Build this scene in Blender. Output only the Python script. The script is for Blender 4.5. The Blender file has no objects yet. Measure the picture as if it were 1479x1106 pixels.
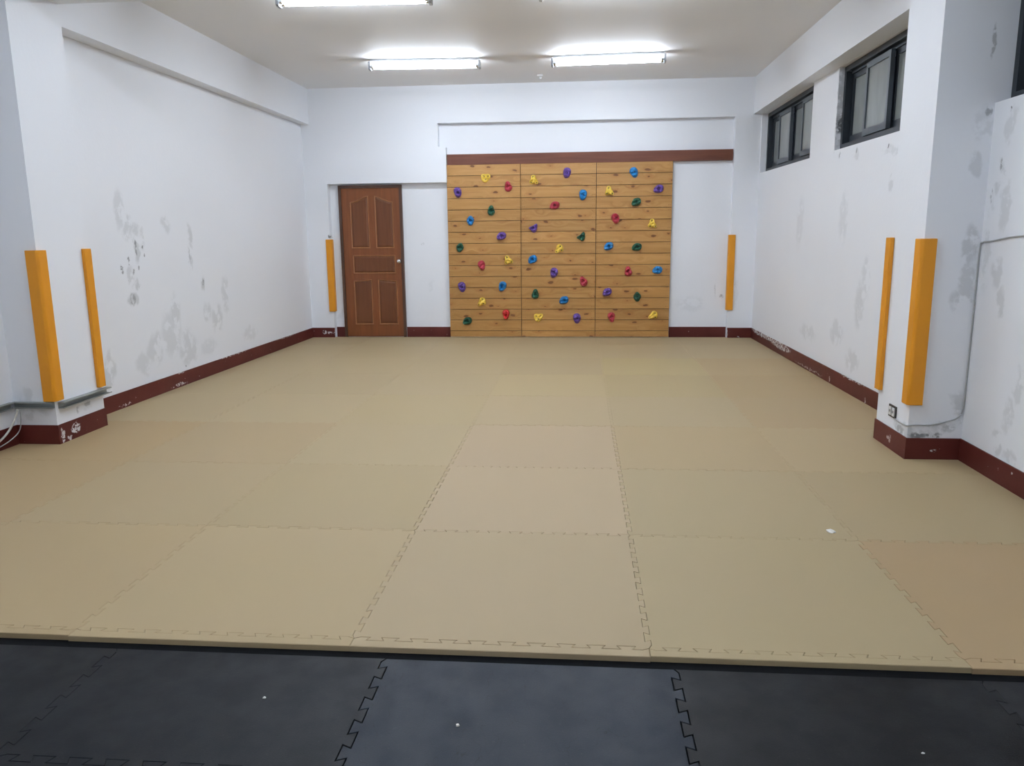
import bpy, bmesh, math, random
from mathutils import Vector, Matrix, noise as mnoise
from mathutils.bvhtree import BVHTree
random.seed(7)
PI = math.pi
SC = bpy.context.scene
COL = SC.collection
TB = 0.010          # floor step below the tan mats; its dark lip stands for gap shade
T = 0.03            # thickness of the tan mats, z = 0 is the slab under them

# ------------------------------------------------------------------ helpers
def srgb(r, g, b):
    f = lambda c: c / 12.92 if c <= 0.04045 else ((c + 0.055) / 1.055) ** 2.4
    return (f(r / 255), f(g / 255), f(b / 255), 1.0)

def tag(o, label=None, cat=None, group=None, kind=None):
    if label: o['label'] = label
    if cat: o['category'] = cat
    if group: o['group'] = group
    if kind: o['kind'] = kind
    return o

def empty(name, loc=(0, 0, 0), rotz=0.0):
    o = bpy.data.objects.new(name, None)
    o.empty_display_size = 0.1
    o.location = loc
    o.rotation_euler = (0, 0, rotz)
    COL.objects.link(o)
    return o

def obj(name, bm, mats, parent=None, smooth=False, loc=None):
    bmesh.ops.recalc_face_normals(bm, faces=bm.faces[:])
    me = bpy.data.meshes.new(name)
    bm.to_mesh(me)
    bm.free()
    for m in (mats if isinstance(mats, (list, tuple)) else [mats]):
        me.materials.append(m)
    if smooth:
        for p in me.polygons: p.use_smooth = True
    o = bpy.data.objects.new(name, me)
    COL.objects.link(o)
    if parent: o.parent = parent
    if loc: o.location = loc
    return o

def box(bm, x0, x1, y0, y1, z0, z1, mi=0, xf=None):
    vs = [(x0, y0, z0), (x1, y0, z0), (x1, y1, z0), (x0, y1, z0), (x0, y0, z1), (x1, y0, z1), (x1, y1, z1), (x0, y1, z1)]
    v = [bm.verts.new(xf(*p) if xf else p) for p in vs]
    fs = []
    for q in ((0, 3, 2, 1), (4, 5, 6, 7), (0, 1, 5, 4), (1, 2, 6, 5), (2, 3, 7, 6), (3, 0, 4, 7)):
        f = bm.faces.new([v[i] for i in q]); f.material_index = mi; fs.append(f)
    return fs

def bevel(bm, w, seg=1, angle=0.6):
    es = [e for e in bm.edges if len(e.link_faces) == 2 and e.calc_face_angle(0) > angle]
    bmesh.ops.bevel(bm, geom=es, offset=w, segments=seg, affect='EDGES', profile=0.5)

def prism(bm, pts, frame, d0, d1, mi=0):
    """polygon pts (u, v) placed by frame(u, v, d) and extruded from d0 to d1"""
    a = [bm.verts.new(frame(u, v, d0)) for u, v in pts]
    b = [bm.verts.new(frame(u, v, d1)) for u, v in pts]
    n = len(pts)
    fs = [bm.faces.new(a), bm.faces.new(list(reversed(b)))]
    for i in range(n):
        fs.append(bm.faces.new([a[i], a[(i + 1) % n], b[(i + 1) % n], b[i]]))
    for f in fs: f.material_index = mi
    return fs

XZ = lambda u, v, d: (u, d, v)
XY = lambda u, v, d: (u, v, d)

def tube(bm, pts, r, n=8, cap=True):
    pts = [Vector(p) for p in pts]
    rings = []
    for i, p in enumerate(pts):
        t = (pts[min(i + 1, len(pts) - 1)] - pts[max(i - 1, 0)]).normalized()
        ref = Vector((0, 0, 1)) if abs(t.z) < 0.9 else Vector((1, 0, 0))
        a = t.cross(ref).normalized(); b = t.cross(a).normalized()
        rings.append([bm.verts.new(p + a * r * math.cos(k * 2 * PI / n) + b * r * math.sin(k * 2 * PI / n)) for k in range(n)])
    for i in range(len(rings) - 1):
        for k in range(n):
            bm.faces.new([rings[i][k], rings[i][(k + 1) % n], rings[i + 1][(k + 1) % n], rings[i + 1][k]])
    if cap:
        bm.faces.new(rings[0]); bm.faces.new(list(reversed(rings[-1])))

def lathe(bm, prof, c, axis='z', n=24):
    """prof = list of (radius, height); axis y points towards -y"""
    rings = []
    for r, h in prof:
        ring = []
        for k in range(n):
            a = 2 * PI * k / n
            if axis == 'z': p = (c[0] + r * math.cos(a), c[1] + r * math.sin(a), c[2] + h)
            else: p = (c[0] + r * math.cos(a), c[1] - h, c[2] + r * math.sin(a))
            ring.append(bm.verts.new(p))
        rings.append(ring)
    for i in range(len(rings) - 1):
        for k in range(n):
            bm.faces.new([rings[i][k], rings[i][(k + 1) % n], rings[i + 1][(k + 1) % n], rings[i + 1][k]])
    bm.faces.new(rings[0]); bm.faces.new(list(reversed(rings[-1])))

def catmull(pts, m=8):
    P = [Vector(p) for p in pts]
    P = [2 * P[0] - P[1]] + P + [2 * P[-1] - P[-2]]
    out = []
    for i in range(1, len(P) - 2):
        for k in range(m):
            t = k / m
            a, b, c, d = P[i - 1], P[i], P[i + 1], P[i + 2]
            out.append(0.5 * ((2 * b) + (c - a) * t + (2 * a - 5 * b + 4 * c - d) * t * t + (3 * b - a - 3 * c + d) * t ** 3))
    out.append(P[-2])
    return out

# ------------------------------------------------------------------ materials
class NT:
    def __init__(s, name):
        s.m = bpy.data.materials.new(name); s.m.use_nodes = True
        s.t = s.m.node_tree; s.n = s.t.nodes; s.l = s.t.links
        s.b = s.n['Principled BSDF']
    def new(s, typ, **kw):
        nd = s.n.new(typ)
        for k, v in kw.items(): setattr(nd, k, v)
        return nd
    def link(s, a, b): s.l.new(a, b)
    def math(s, op, a, b=None, clamp=False):
        nd = s.new('ShaderNodeMath', operation=op, use_clamp=clamp)
        for i, x in enumerate((a, b)):
            if x is None: continue
            if hasattr(x, 'is_output'): s.link(x, nd.inputs[i])
            else: nd.inputs[i].default_value = x
        return nd.outputs[0]
    def vmath(s, op, a, b=None):
        nd = s.new('ShaderNodeVectorMath', operation=op)
        for i, x in enumerate((a, b)):
            if x is None: continue
            if hasattr(x, 'is_output'): s.link(x, nd.inputs[i])
            else: nd.inputs[i].default_value = x
        return nd.outputs['Value'] if op == 'LENGTH' else nd.outputs[0]
    def noise(s, vec, scale, detail=4, rough=0.55, dim='3D', dist=0.0):
        nd = s.new('ShaderNodeTexNoise', noise_dimensions=dim)
        if vec is not None: s.link(vec, nd.inputs['Vector'])
        nd.inputs['Scale'].default_value = scale; nd.inputs['Detail'].default_value = detail
        nd.inputs['Roughness'].default_value = rough; nd.inputs['Distortion'].default_value = dist
        return nd
    def ramp(s, fac, stops):
        nd = s.new('ShaderNodeValToRGB'); cr = nd.color_ramp
        while len(cr.elements) < len(stops): cr.elements.new(0.5)
        for e, (p, c) in zip(cr.elements, stops):
            e.position = p; e.color = c if isinstance(c, tuple) else (c, c, c, 1)
        s.link(fac, nd.inputs[0]); return nd.outputs[0]
    def smooth(s, x, lo, hi, a=0.0, b=1.0):
        nd = s.new('ShaderNodeMapRange', interpolation_type='SMOOTHSTEP')
        s.link(x, nd.inputs[0])
        for i, v in zip((1, 2, 3, 4), (lo, hi, a, b)): nd.inputs[i].default_value = v
        return nd.outputs[0]
    def mix(s, fac, a, b, mode='MIX'):
        nd = s.new('ShaderNodeMix', data_type='RGBA', blend_type=mode)
        for i, x in ((0, fac), (6, a), (7, b)):
            if hasattr(x, 'is_output'): s.link(x, nd.inputs[i])
            else: nd.inputs[i].default_value = x
        return nd.outputs[2]
    def pos(s): return s.new('ShaderNodeNewGeometry').outputs['Position']
    def objc(s): return s.new('ShaderNodeTexCoord').outputs['Object']
    def bump(s, h, strength, dist=0.002):
        nd = s.new('ShaderNodeBump'); nd.inputs['Strength'].default_value = strength
        nd.inputs['Distance'].default_value = dist
        s.link(h, nd.inputs['Height']); s.link(nd.outputs[0], s.b.inputs['Normal'])
    def col(s, c):
        if hasattr(c, 'is_output'): s.link(c, s.b.inputs['Base Color'])
        else: s.b.inputs['Base Color'].default_value = c
    def set(s, rough=0.5, metal=0.0, spec=0.5):
        s.b.inputs['Roughness'].default_value = rough; s.b.inputs['Metallic'].default_value = metal
        s.b.inputs['Specular IOR Level'].default_value = spec
        return s

def plain(name, c, rough=0.5, metal=0.0, spec=0.5):
    n = NT(name); n.col(c); n.set(rough, metal, spec); return n.m

WALL_WHITE = (0.800, 0.822, 0.862, 1)
def plaster(name, blobs=(), dark=(), base=WALL_WHITE, seed=0.0):
    """painted plaster; blobs / dark are worn places: (x, y, z, rx, ry, rz, strength)"""
    n = NT(name)
    p = n.pos()
    ps = n.vmath('ADD', p, (seed, seed * 2.3, seed * 0.7))
    big = n.noise(ps, 1.1, 3)
    grime = n.smooth(big.outputs['Fac'], 0.35, 0.75)
    c = n.mix(n.math('MULTIPLY', grime, 0.22), base, (0.745, 0.768, 0.805, 1))
    def mask(lst, amp, scl, brk):
        wob = n.noise(ps, scl, 4)
        off = n.vmath('SUBTRACT', wob.outputs['Color'], (0.5, 0.5, 0.5))
        q = n.vmath('ADD', p, n.vmath('MULTIPLY', off, (amp, amp, amp)))
        acc = None
        for (x, y, z, rx, ry, rz, st) in lst:
            d = n.vmath('SUBTRACT', q, (x, y, z))
            d = n.vmath('MULTIPLY', d, (1 / rx, 1 / ry, 1 / rz))
            v = n.smooth(n.vmath('LENGTH', d), 0.55, 1.05, st, 0.0)
            acc = v if acc is None else n.math('MAXIMUM', acc, v)
        br = n.noise(ps, brk, 5, 0.62)
        return n.math('MULTIPLY', acc, n.smooth(br.outputs['Fac'], 0.40, 0.52))
    if blobs:
        c = n.mix(n.math('MULTIPLY', mask(blobs, 0.18, 7.0, 9.0), 0.62), c, (0.43, 0.45, 0.465, 1))
    if dark:
        c = n.mix(mask(dark, 0.05, 16.0, 26.0), c, (0.115, 0.125, 0.13, 1))
    n.col(c); n.set(0.62, 0, 0.35)
    fine = n.noise(p, 34, 4)
    n.bump(n.math('ADD', fine.outputs['Fac'], n.math('MULTIPLY', big.outputs['Fac'], 1.5)), 0.22, 0.004)
    return n.m

def foam_mat():
    n = NT('tan_foam')
    oi = n.new('ShaderNodeObjectInfo')
    p = n.pos()
    big = n.noise(p, 1.7, 3)
    c = n.mix(n.math('MULTIPLY', n.smooth(big.outputs['Fac'], 0.35, 0.7), 0.10), oi.outputs['Color'], (0.40, 0.29, 0.19, 1))
    st = n.noise(n.vmath('MULTIPLY', p, (14, 150, 30)), 1.0, 2)
    c = n.mix(n.math('MULTIPLY', st.outputs['Fac'], 0.07), c, (0.30, 0.235, 0.15, 1))
    n.col(c); n.set(0.62, 0, 0.30)
    f = n.noise(p, 420, 2)
    n.bump(f.outputs['Fac'], 0.12, 0.001)
    return n.m

def rubber_mat():
    n = NT('black_rubber')
    oi = n.new('ShaderNodeObjectInfo')
    p = n.pos()
    dust = n.noise(p, 3.2, 5, 0.6)
    c = n.mix(n.math('MULTIPLY', n.smooth(dust.outputs['Fac'], 0.4, 0.75), 0.25), oi.outputs['Color'], (0.020, 0.024, 0.031, 1))
    sp = n.noise(p, 120, 3, 0.7)
    c = n.mix(n.smooth(sp.outputs['Fac'], 0.66, 0.75, 0, 0.35), c, (0.07, 0.075, 0.08, 1))
    ln = n.noise(n.vmath('MULTIPLY', p, (5, 2.2, 3)), 1.6, 3)
    crease = n.math('LESS_THAN', n.math('ABSOLUTE', n.math('SUBTRACT', ln.outputs['Fac'], 0.5)), 0.0016)
    c = n.mix(n.math('MULTIPLY', crease, 0.6), c, (0.004, 0.004, 0.005, 1))
    n.col(c)
    r = n.noise(p, 9, 3)
    n.link(n.smooth(r.outputs['Fac'], 0.3, 0.7, 0.40, 0.52), n.b.inputs['Roughness'])
    n.b.inputs['Specular IOR Level'].default_value = 0.19
    g = n.noise(p, 260, 3, 0.7)
    n.bump(g.outputs['Fac'], 0.35, 0.0015)
    return n.m

def pine():
    n = NT('knotty_pine')
    at = n.new('ShaderNodeAttribute', attribute_name='plank')
    p = n.objc()
    off = n.vmath('MULTIPLY', at.outputs['Vector'], (17.0, 9.0, 23.0))
    q = n.vmath('ADD', p, off)
    vor = n.new('ShaderNodeTexVoronoi', feature='F1', voronoi_dimensions='2D')
    sp = n.new('ShaderNodeSeparateXYZ'); n.link(q, sp.inputs[0])
    cb = n.new('ShaderNodeCombineXYZ'); n.link(n.math('MULTIPLY', sp.outputs[0], 3.4), cb.inputs[0]); n.link(n.math('MULTIPLY', sp.outputs[2], 7.4), cb.inputs[1])
    kn = n.noise(n.vmath('MULTIPLY', q, (9, 9, 22)), 1.0, 3)
    n.link(n.vmath('ADD', cb.outputs[0], n.vmath('MULTIPLY', n.vmath('SUBTRACT', kn.outputs['Color'], (0.5, 0.5, 0.5)), (0.22, 0.30, 0.0))), vor.inputs['Vector'])
    vor.inputs['Scale'].default_value = 1.0
    vor.inputs['Randomness'].default_value = 1.0
    sep = n.new('ShaderNodeSeparateColor'); n.link(vor.outputs['Color'], sep.inputs[0])
    size = n.smooth(sep.outputs[0], 0.10, 1.0, 0.035, 0.120)
    dist = vor.outputs['Distance']
    knot = n.math('MULTIPLY', n.smooth(n.math('DIVIDE', dist, size), 0.75, 1.15, 1.0, 0.0), n.math('GREATER_THAN', sep.outputs[1], 0.33))
    halo = n.math('MULTIPLY', n.smooth(dist, 0.05, 0.34, 1.0, 0.0), n.math('GREATER_THAN', sep.outputs[1], 0.33))
    gq = n.vmath('ADD', n.vmath('MULTIPLY', q, (1.1, 4, 22)), n.vmath('MULTIPLY', vor.outputs['Color'], (0.0, 0.0, 0.0)))
    zshift = n.new('ShaderNodeCombineXYZ'); n.link(n.math('MULTIPLY', n.smooth(dist, 0.0, 0.5, 1.0, 0.0), 1.6), zshift.inputs[2])
    g = n.noise(n.vmath('ADD', gq, zshift.outputs[0]), 1.0, 5, 0.62, dist=0.5)
    c = n.ramp(g.outputs['Fac'], [(0.22, (0.30, 0.142, 0.038, 1)), (0.48, (0.395, 0.205, 0.060, 1)), (0.78, (0.475, 0.265, 0.090, 1))])
    tone = n.math('ADD', 0.86, n.math('MULTIPLY', at.outputs['Fac'], 0.26))
    c = n.mix(1.0, c, n.new('ShaderNodeCombineColor').outputs[0], 'MIX') if False else c
    tn = n.new('ShaderNodeCombineColor'); [n.link(tone, tn.inputs[i]) for i in range(3)]
    c = n.mix(1.0, c, tn.outputs[0], 'MULTIPLY')
    c = n.mix(n.math('MULTIPLY', halo, 0.45), c, (0.33, 0.13, 0.035, 1))
    c = n.mix(n.math('MULTIPLY', knot, 0.85), c, (0.115, 0.040, 0.010, 1))
    n.col(c); n.set(0.42, 0, 0.4)
    n.bump(g.outputs['Fac'], 0.1, 0.001)
    return n.m

def brown_wood(name, a, b, axis='z', rough=0.38):
    n = NT(name)
    p = n.objc()
    sc = (26, 26, 1.6) if axis == 'z' else (1.6, 26, 26)
    g = n.noise(n.vmath('MULTIPLY', p, sc), 1.0, 5, 0.6, dist=0.6)
    n.col(n.ramp(g.outputs['Fac'], [(0.3, a), (0.7, b)]))
    n.set(rough, 0, 0.45)
    n.bump(g.outputs['Fac'], 0.08, 0.001)
    return n.m

def red_paint(name, chips=()):
    n = NT(name)
    p = n.pos()
    big = n.noise(p, 3.0, 3)
    c = n.mix(n.smooth(big.outputs['Fac'], 0.3, 0.7), (0.082, 0.014, 0.011, 1), (0.106, 0.022, 0.017, 1))
    sp = n.noise(p, 30, 4, 0.6)
    m = n.smooth(sp.outputs['Fac'], 0.715, 0.735)
    if chips:
        wob = n.noise(p, 24, 4)
        q = n.vmath('ADD', p, n.vmath('MULTIPLY', n.vmath('SUBTRACT', wob.outputs['Color'], (0.5, 0.5, 0.5)), (0.06, 0.06, 0.06)))
        acc = None
        for (x, y, z, rx, ry, rz, st) in chips:
            d = n.vmath('MULTIPLY', n.vmath('SUBTRACT', q, (x, y, z)), (1 / rx, 1 / ry, 1 / rz))
            v = n.smooth(n.vmath('LENGTH', d), 0.75, 1.0, st, 0.0)
            acc = v if acc is None else n.math('MAXIMUM', acc, v)
        br = n.noise(p, 42, 4, 0.6)
        m = n.math('MAXIMUM', m, n.math('MULTIPLY', acc, n.smooth(br.outputs['Fac'], 0.46, 0.51)))
    n.col(n.mix(m, c, (0.62, 0.60, 0.60, 1))); n.set(0.45, 0, 0.25)
    return n.m

def yellow_vinyl():
    n = NT('yellow_vinyl')
    p = n.pos()
    g = n.noise(p, 6, 4)
    n.col(n.mix(n.math('MULTIPLY', n.smooth(g.outputs['Fac'], 0.4, 0.75), 0.3), (0.67, 0.270, 0.010, 1), (0.57, 0.210, 0.008, 1)))
    n.set(0.45, 0, 0.4)
    n.bump(n.noise(p, 90, 3).outputs['Fac'], 0.12, 0.001)
    return n.m

def emitter(name, c, s):
    n = NT(name)
    n.b.inputs['Base Color'].default_value = (0.9, 0.9, 0.9, 1)
    n.b.inputs['Emission Color'].default_value = c
    n.b.inputs['Emission Strength'].default_value = s
    return n.m

M_FOAM = foam_mat(); M_RUBBER = rubber_mat(); M_PINE = pine(); M_PAD = yellow_vinyl()
M_DOOR = brown_wood('door_veneer', (0.155, 0.046, 0.012, 1), (0.215, 0.068, 0.019, 1))
M_DPAN = brown_wood('door_panel_veneer', (0.105, 0.032, 0.009, 1), (0.155, 0.050, 0.015, 1))
M_MOULD = brown_wood('door_moulding_wood', (0.27, 0.115, 0.045, 1), (0.35, 0.155, 0.062, 1))
M_FRAME = brown_wood('door_frame_wood', (0.060, 0.028, 0.017, 1), (0.090, 0.042, 0.026, 1))
M_LINTEL = brown_wood('lintel_wood', (0.100, 0.030, 0.016, 1), (0.160, 0.052, 0.027, 1), 'x', 0.65)
M_CHROME = plain('chrome', (0.75, 0.75, 0.76, 1), 0.18, 1.0)
M_DARKMETAL = plain('dark_screw', (0.022, 0.020, 0.020, 1), 0.5, 0.2)
M_ALU = plain('charcoal_aluminium', (0.030, 0.038, 0.047, 1), 0.42, 0.35)
M_ALU2 = plain('lit_aluminium', (0.075, 0.090, 0.105, 1), 0.40, 0.35)  # lighter copy of the frame aluminium, light on the inner sashes put in
M_GALV = plain('galvanised_steel', (0.34, 0.36, 0.35, 1), 0.5, 0.55)
M_WHITEPL = plain('white_plastic', (0.72, 0.73, 0.73, 1), 0.4)
M_BLACKPL = plain('black_plastic', (0.02, 0.02, 0.02, 1), 0.4)
M_CABLE = plain('white_cable_sheath', (0.66, 0.65, 0.60, 1), 0.45)
M_CABLE2 = plain('grey_cable_sheath', (0.36, 0.37, 0.37, 1), 0.5)
M_ENAMEL = plain('white_enamel', (0.62, 0.64, 0.66, 1), 0.4)
M_HOLDER = plain('lamp_holder_grey', (0.36, 0.38, 0.41, 1), 0.5)
M_PAPER = plain('white_scrap', (0.75, 0.73, 0.68, 1), 0.7)
M_GROOVE = plain('groove_dark', (0.030, 0.012, 0.005, 1), 0.8)
M_SLAB = plain('gap_shade_slab', (0.005, 0.0055, 0.0065, 1), 0.85, 0, 0.08)  # near black: shade in the gap before the tan mats put into the colour
M_TUBE = emitter('fluorescent_tube', (0.865, 0.950, 1.07, 1), 69.0)

def frosted():
    n = NT('frosted_glass')
    p = n.pos()
    g = n.noise(n.vmath('MULTIPLY', p, (1, 4, 1.2)), 1.6, 3)
    n.col(n.mix(g.outputs['Fac'], (0.20, 0.225, 0.225, 1), (0.36, 0.385, 0.375, 1)))
    n.set(0.22, 0, 0.5)
    n.b.inputs['Transmission Weight'].default_value = 0.15
    return n.m
M_GLASS = frosted()

# ------------------------------------------------------------------ room geometry
YB, YR, YREC = 7.80, 7.845, 7.90     # face of the columns, face of the climbing panels, back of the recess
ZC = 3.21                             # ceiling
ZBM = 2.775                           # underside of the long beams
LX = lambda y: -3.92 + (y - 2.92) * (0.10 / 4.88) if y > 2.6 else -3.99
RX = lambda y: 2.055 - (y - 2.82) * (0.09 / 4.98) if y > 2.6 else 2.03
YF = -4.6                             # wall behind the camera
BH = 0.158                            # top of the painted skirting

# floor and ceiling
bm = bmesh.new(); prism(bm, [(YF - 0.2, -0.2), (8.3, -0.2), (8.3, TB), (-0.061, TB), (-0.061, 0), (YF - 0.2, 0)], lambda u, v, d: (d, u, v), -4.4, 2.6)
tag(obj('floor', bm, M_SLAB), 'slab under the tan and black mats, coloured dark for gap shade', 'floor', kind='structure')
bm = bmesh.new(); box(bm, -4.4, 2.6, YF - 0.2, 8.3, ZC, ZC + 0.2)
M_CEIL = plaster('ceiling_paint', base=(0.80, 0.80, 0.80, 1), seed=4.0)
tag(obj('ceiling', bm, M_CEIL), 'white painted concrete ceiling over the mats', 'ceiling', kind='structure')

# left wall, worn paint
Lb = [(3.66, 1.61, .07, .20, .5), (3.76, 1.46, .08, .12, .6), (3.86, 1.40, .05, .16, .6), (3.94, 1.36, .06, .10, .5), (4.35, 1.50, .10, .10, .5),
      (3.86, 1.27, .05, .14, .8), (3.83, 1.00, .05, .07, .8), (3.76, .87, .075, .075, .9), (3.75, 1.06, .045, .10, .6), (4.76, 1.34, .05, .16, .7),
      (4.74, 1.17, .05, .12, .7), (4.95, .94, .05, .09, .9), (4.30, .53, .20, .24, .45), (4.02, .43, .16, .16, .5), (4.57, .36, .20, .20, .5),
      (3.83, .33, .14, .12, .45), (5.18, .57, .14, .16, .55), (5.38, .80, .10, .22, .5), (4.98, .31, .2, .1, .3), (3.36, .38, .1, .14, .6),
      (4.40, .70, .10, .20, .55), (4.98, .66, .10, .12, .5), (3.30, .26, .12, .06, .6), (5.9, .33, .2, .10, .35)]
Ld = [(3.74, 1.19, .020, .040, .75), (3.64, 1.13, .022, .050, .75), (3.86, 1.29, .018, .08, .6), (3.96, 1.30, .012, .02, .8), (3.76, .88, .05, .06, .5), (3.85, 1.34, .015, .03, .7), (3.80, 1.10, .012, .03, .6), (3.88, 1.13, .012, .02, .6), (3.72, 1.02, .012, .03, .4), (4.50, .20, .012, .012, .9), (4.95, .95, .02, .04, .5), (3.98, 1.23, .012, .02, .7), (4.74, 1.22, .012, .06, .4)]
xl = lambda y: LX(max(y, 2.93))
M_LW = plaster('plaster_worn_left', [(xl(a), a, b, .3, c, d, s) for a, b, c, d, s in Lb], [(xl(a), a, b, .3, c, d, s) for a, b, c, d, s in Ld], seed=1.3)
bm = bmesh.new()
wall_q = [(LX(2.7), 2.7, 0), (LX(8.0), 8.0, 0), (-4.25, 8.0, 0), (-4.25, 2.7, 0), (-3.848, 2.7, ZC), (-3.812, 8.0, ZC), (-4.25, 8.0, ZC), (-4.25, 2.7, ZC)]
wv = [bm.verts.new(p) for p in wall_q]
for q in ((0, 1, 2, 3), (4, 5, 6, 7), (0, 1, 5, 4), (1, 2, 6, 5), (2, 3, 7, 6), (3, 0, 4, 7)): bm.faces.new([wv[i] for i in q])
box(bm, -4.25, -3.99, YF, 2.7, 0, ZC)
tag(obj('wall_left', bm, M_LW), 'white plaster wall with grey peeling paint patches beside the door end', 'wall', kind='structure')

# left pillar
M_LP = plaster('plaster_pillar_left', [(-3.86, 2.40, .24, .12, .1, .05, .55), (-3.90, 2.40, .36, .07, .1, .05, .5), (-3.70, 2.70, .24, .1, .10, .05, .35)], [(-3.70, 2.74, .235, .05, .05, .018, .45), (-3.70, 2.62, .21, .05, .02, .03, .4)], seed=2.1)
bm = bmesh.new(); box(bm, -4.24, -3.70, 2.40, 2.92, 0, ZC)
tag(obj('wall_pillar', bm, M_LP), 'white pillar carrying the grey metal trunking', 'pillar', kind='structure')

# right wall with three window openings
W1, W2, W3 = (5.77, 7.78), (3.05, 5.05), (0.30, 2.345)
ZS = 2.075
Rb = [(4.70, 1.50, .14, .25, .35), (4.20, .78, .12, .22, .45), (4.10, 1.00, .10, .2, .4), (3.75, 1.72, .05, .08, .5), (4.27, .31, .2, .12, .5), (4.67, .49, .2, .12, .45), (5.5, .39, .3, .1, .4), (5.96, 1.46, .14, .3, .3),
      (5.05, 2.45, .02, .5, 1.0), (3.70, 1.95, .3, .04, .4), (4.5, 1.98, .06, .05, .5)]
Rn = [(2.43, 1.88, .07, .12, .5), (2.20, 1.66, .05, .12, .6), (2.14, 1.92, .06, .12, .5), (2.13, 1.14, .06, .12, .6), (2.06, .98, .05, .10, .6), (1.94, .24, .08, .08, .7), (1.80, .20, .07, .05, .6), (1.80, .57, .05, .12, .5), (1.87, .40, .06, .10, .5), (2.10, 1.50, .05, .18, .5), (2.25, 1.30, .04, .3, .45), (1.9, 1.7, .06, .2, .4)]
Rd = [(2.0, 3.85, 1.99, .3, .012, .02, .9), (2.0, 3.62, 1.99, .3, .03, .012, .5), (2.06, 5.05, 2.30, .06, .012, .10, .9), (2.03, 2.20, 1.72, .1, .012, .04, .6), (2.03, 2.27, 1.56, .1, .010, .05, .4), (2.03, 2.16, 2.0, .1, .01, .02, .8), (2.0, 4.9, 2.02, .3, .02, .03, .5), (2.0, 4.5, 2.02, .3, .02, .03, .5)]
M_RW = plaster('plaster_worn_right', [(RX(max(a, 2.83)) + .03, a, b, .3, c, d, s) for a, b, c, d, s in Rb] + [(2.03, a, b, .3, c, d, s) for a, b, c, d, s in Rn], Rd, seed=5.7)
bm = bmesh.new()
def rwall(y0, y1, z0, z1):
    box(bm, 0, 1, y0, y1, z0, z1, xf=lambda u, y, z: ((RX(y) if y0 >= 2.7 else 2.03) if u == 0 else 2.34, y, z))
rwall(2.7, 8.0, 0, ZS); rwall(2.7, 8.0, ZBM, ZC)
for a, b in ((2.7, W2[0]), (W2[1], W1[0]), (W1[1], 8.0)): rwall(a, b, ZS, ZBM)
rwall(YF, 2.7, 0, 2.06); rwall(YF, 2.7, ZBM, ZC); rwall(YF, W3[0], 2.06, ZBM); rwall(W3[1], 2.7, 2.06, ZBM)
tag(obj('wall_right', bm, M_RW), 'white plaster wall with dark framed windows set high up', 'wall', kind='structure')

# right pillar
M_RP = plaster('plaster_pillar_right', [(1.98, 2.33, 1.27, .07, .1, .15, .8), (1.97, 2.33, 1.10, .07, .1, .14, .75), (1.96, 2.33, .98, .08, .1, .08, .75), (2.0, 2.33, .34, .06, .1, .14, .9), (1.93, 2.33, .25, .12, .1, .05, .7),
               (1.98, 2.33, 1.95, .07, .1, .12, .4), (1.97, 2.33, 1.74, .05, .1, .06, .6), (1.80, 2.33, .19, .12, .1, .05, .8), (1.72, 2.42, .20, .1, .12, .04, .7)],
               [(1.78, 2.33, .175, .06, .1, .022, .8), (1.87, 2.33, .18, .06, .1, .018, .8), (1.95, 2.33, .22, .05, .1, .03, .3), (1.72, 2.45, .185, .1, .08, .03, .45), (2.0, 2.33, 2.02, .02, .1, .03, .5), (1.99, 2.33, 2.38, .015, .1, .10, .45)], seed=8.2)
bm = bmesh.new(); box(bm, 1.72, 2.33, 2.33, 2.82, 0, ZC)
tag(obj('wall_pillar', bm, M_RP), 'white pillar with a black edged wall socket and mouldy foot', 'pillar', kind='structure')

# beams under the ceiling
M_PL = plaster('plaster_plain', seed=3.3)
bm = bmesh.new(); box(bm, -3.98, -3.71, 2.92, YB, ZBM, ZC)
tag(obj('ceiling_beam', bm, M_PL), 'white beam running along the peeling wall towards the door', 'beam', kind='structure')
bm = bmesh.new(); box(bm, 1.868, 2.2, 2.82, YB, ZBM + 0.002, ZC)
tag(obj('ceiling_beam', bm, M_PL), 'white beam running above the high windows', 'beam', kind='structure')
bm = bmesh.new(); box(bm, -3.705, 1.725, 2.36, 2.90, 2.905, ZC)
tag(obj('ceiling_beam', bm, M_PL), 'white beam crossing the ceiling from pillar to pillar', 'beam', kind='structure')

# end wall: front layer with the stepped recess, recess face behind it
bm = bmesh.new()
XA, XB_ = -3.51, 1.655
out = [(-4.2, 0), (XA, 0), (XA, 2.03), (-1.944, 2.03), (-1.944, 2.46), (-2.042, 2.47), (-2.042, 2.755), (XB_, 2.755), (XB_, 0), (2.3, 0), (2.3, ZC), (-4.2, ZC)]
prism(bm, out, XZ, YB, YREC)
box(bm, -4.2, 2.3, YREC, 8.1, 0, ZC)
M_BW = plaster('plaster_end_wall', [(1.2, 7.9, .45, .2, .2, .12, .25), (1.75, 7.8, .6, .05, .2, .2, .25), (-3.45, 7.9, .3, .05, .2, .12, .3), (-2.2, 7.9, .7, .05, .2, .08, .2)], [(-3.30, 7.9, 1.88, .012, .2, .03, .5), (1.58, 7.9, .55, .03, .2, .03, .5), (1.50, 7.9, .62, .012, .2, .1, .25), (-3.52, 7.8, 1.36, .012, .2, .035, .8), (-2.3, 7.9, 1.25, .03, .2, .02, .25)], seed=6.6)
tag(obj('wall_back', bm, M_BW), 'white end wall with a stepped recess for door and climbing boards', 'wall', kind='structure')
bm = bmesh.new(); box(bm, -4.25, 2.34, YF - 0.15, YF, 0, ZC)
tag(obj('wall_front', bm, M_PL), 'white wall behind the viewer', 'wall', kind='structure')

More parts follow.
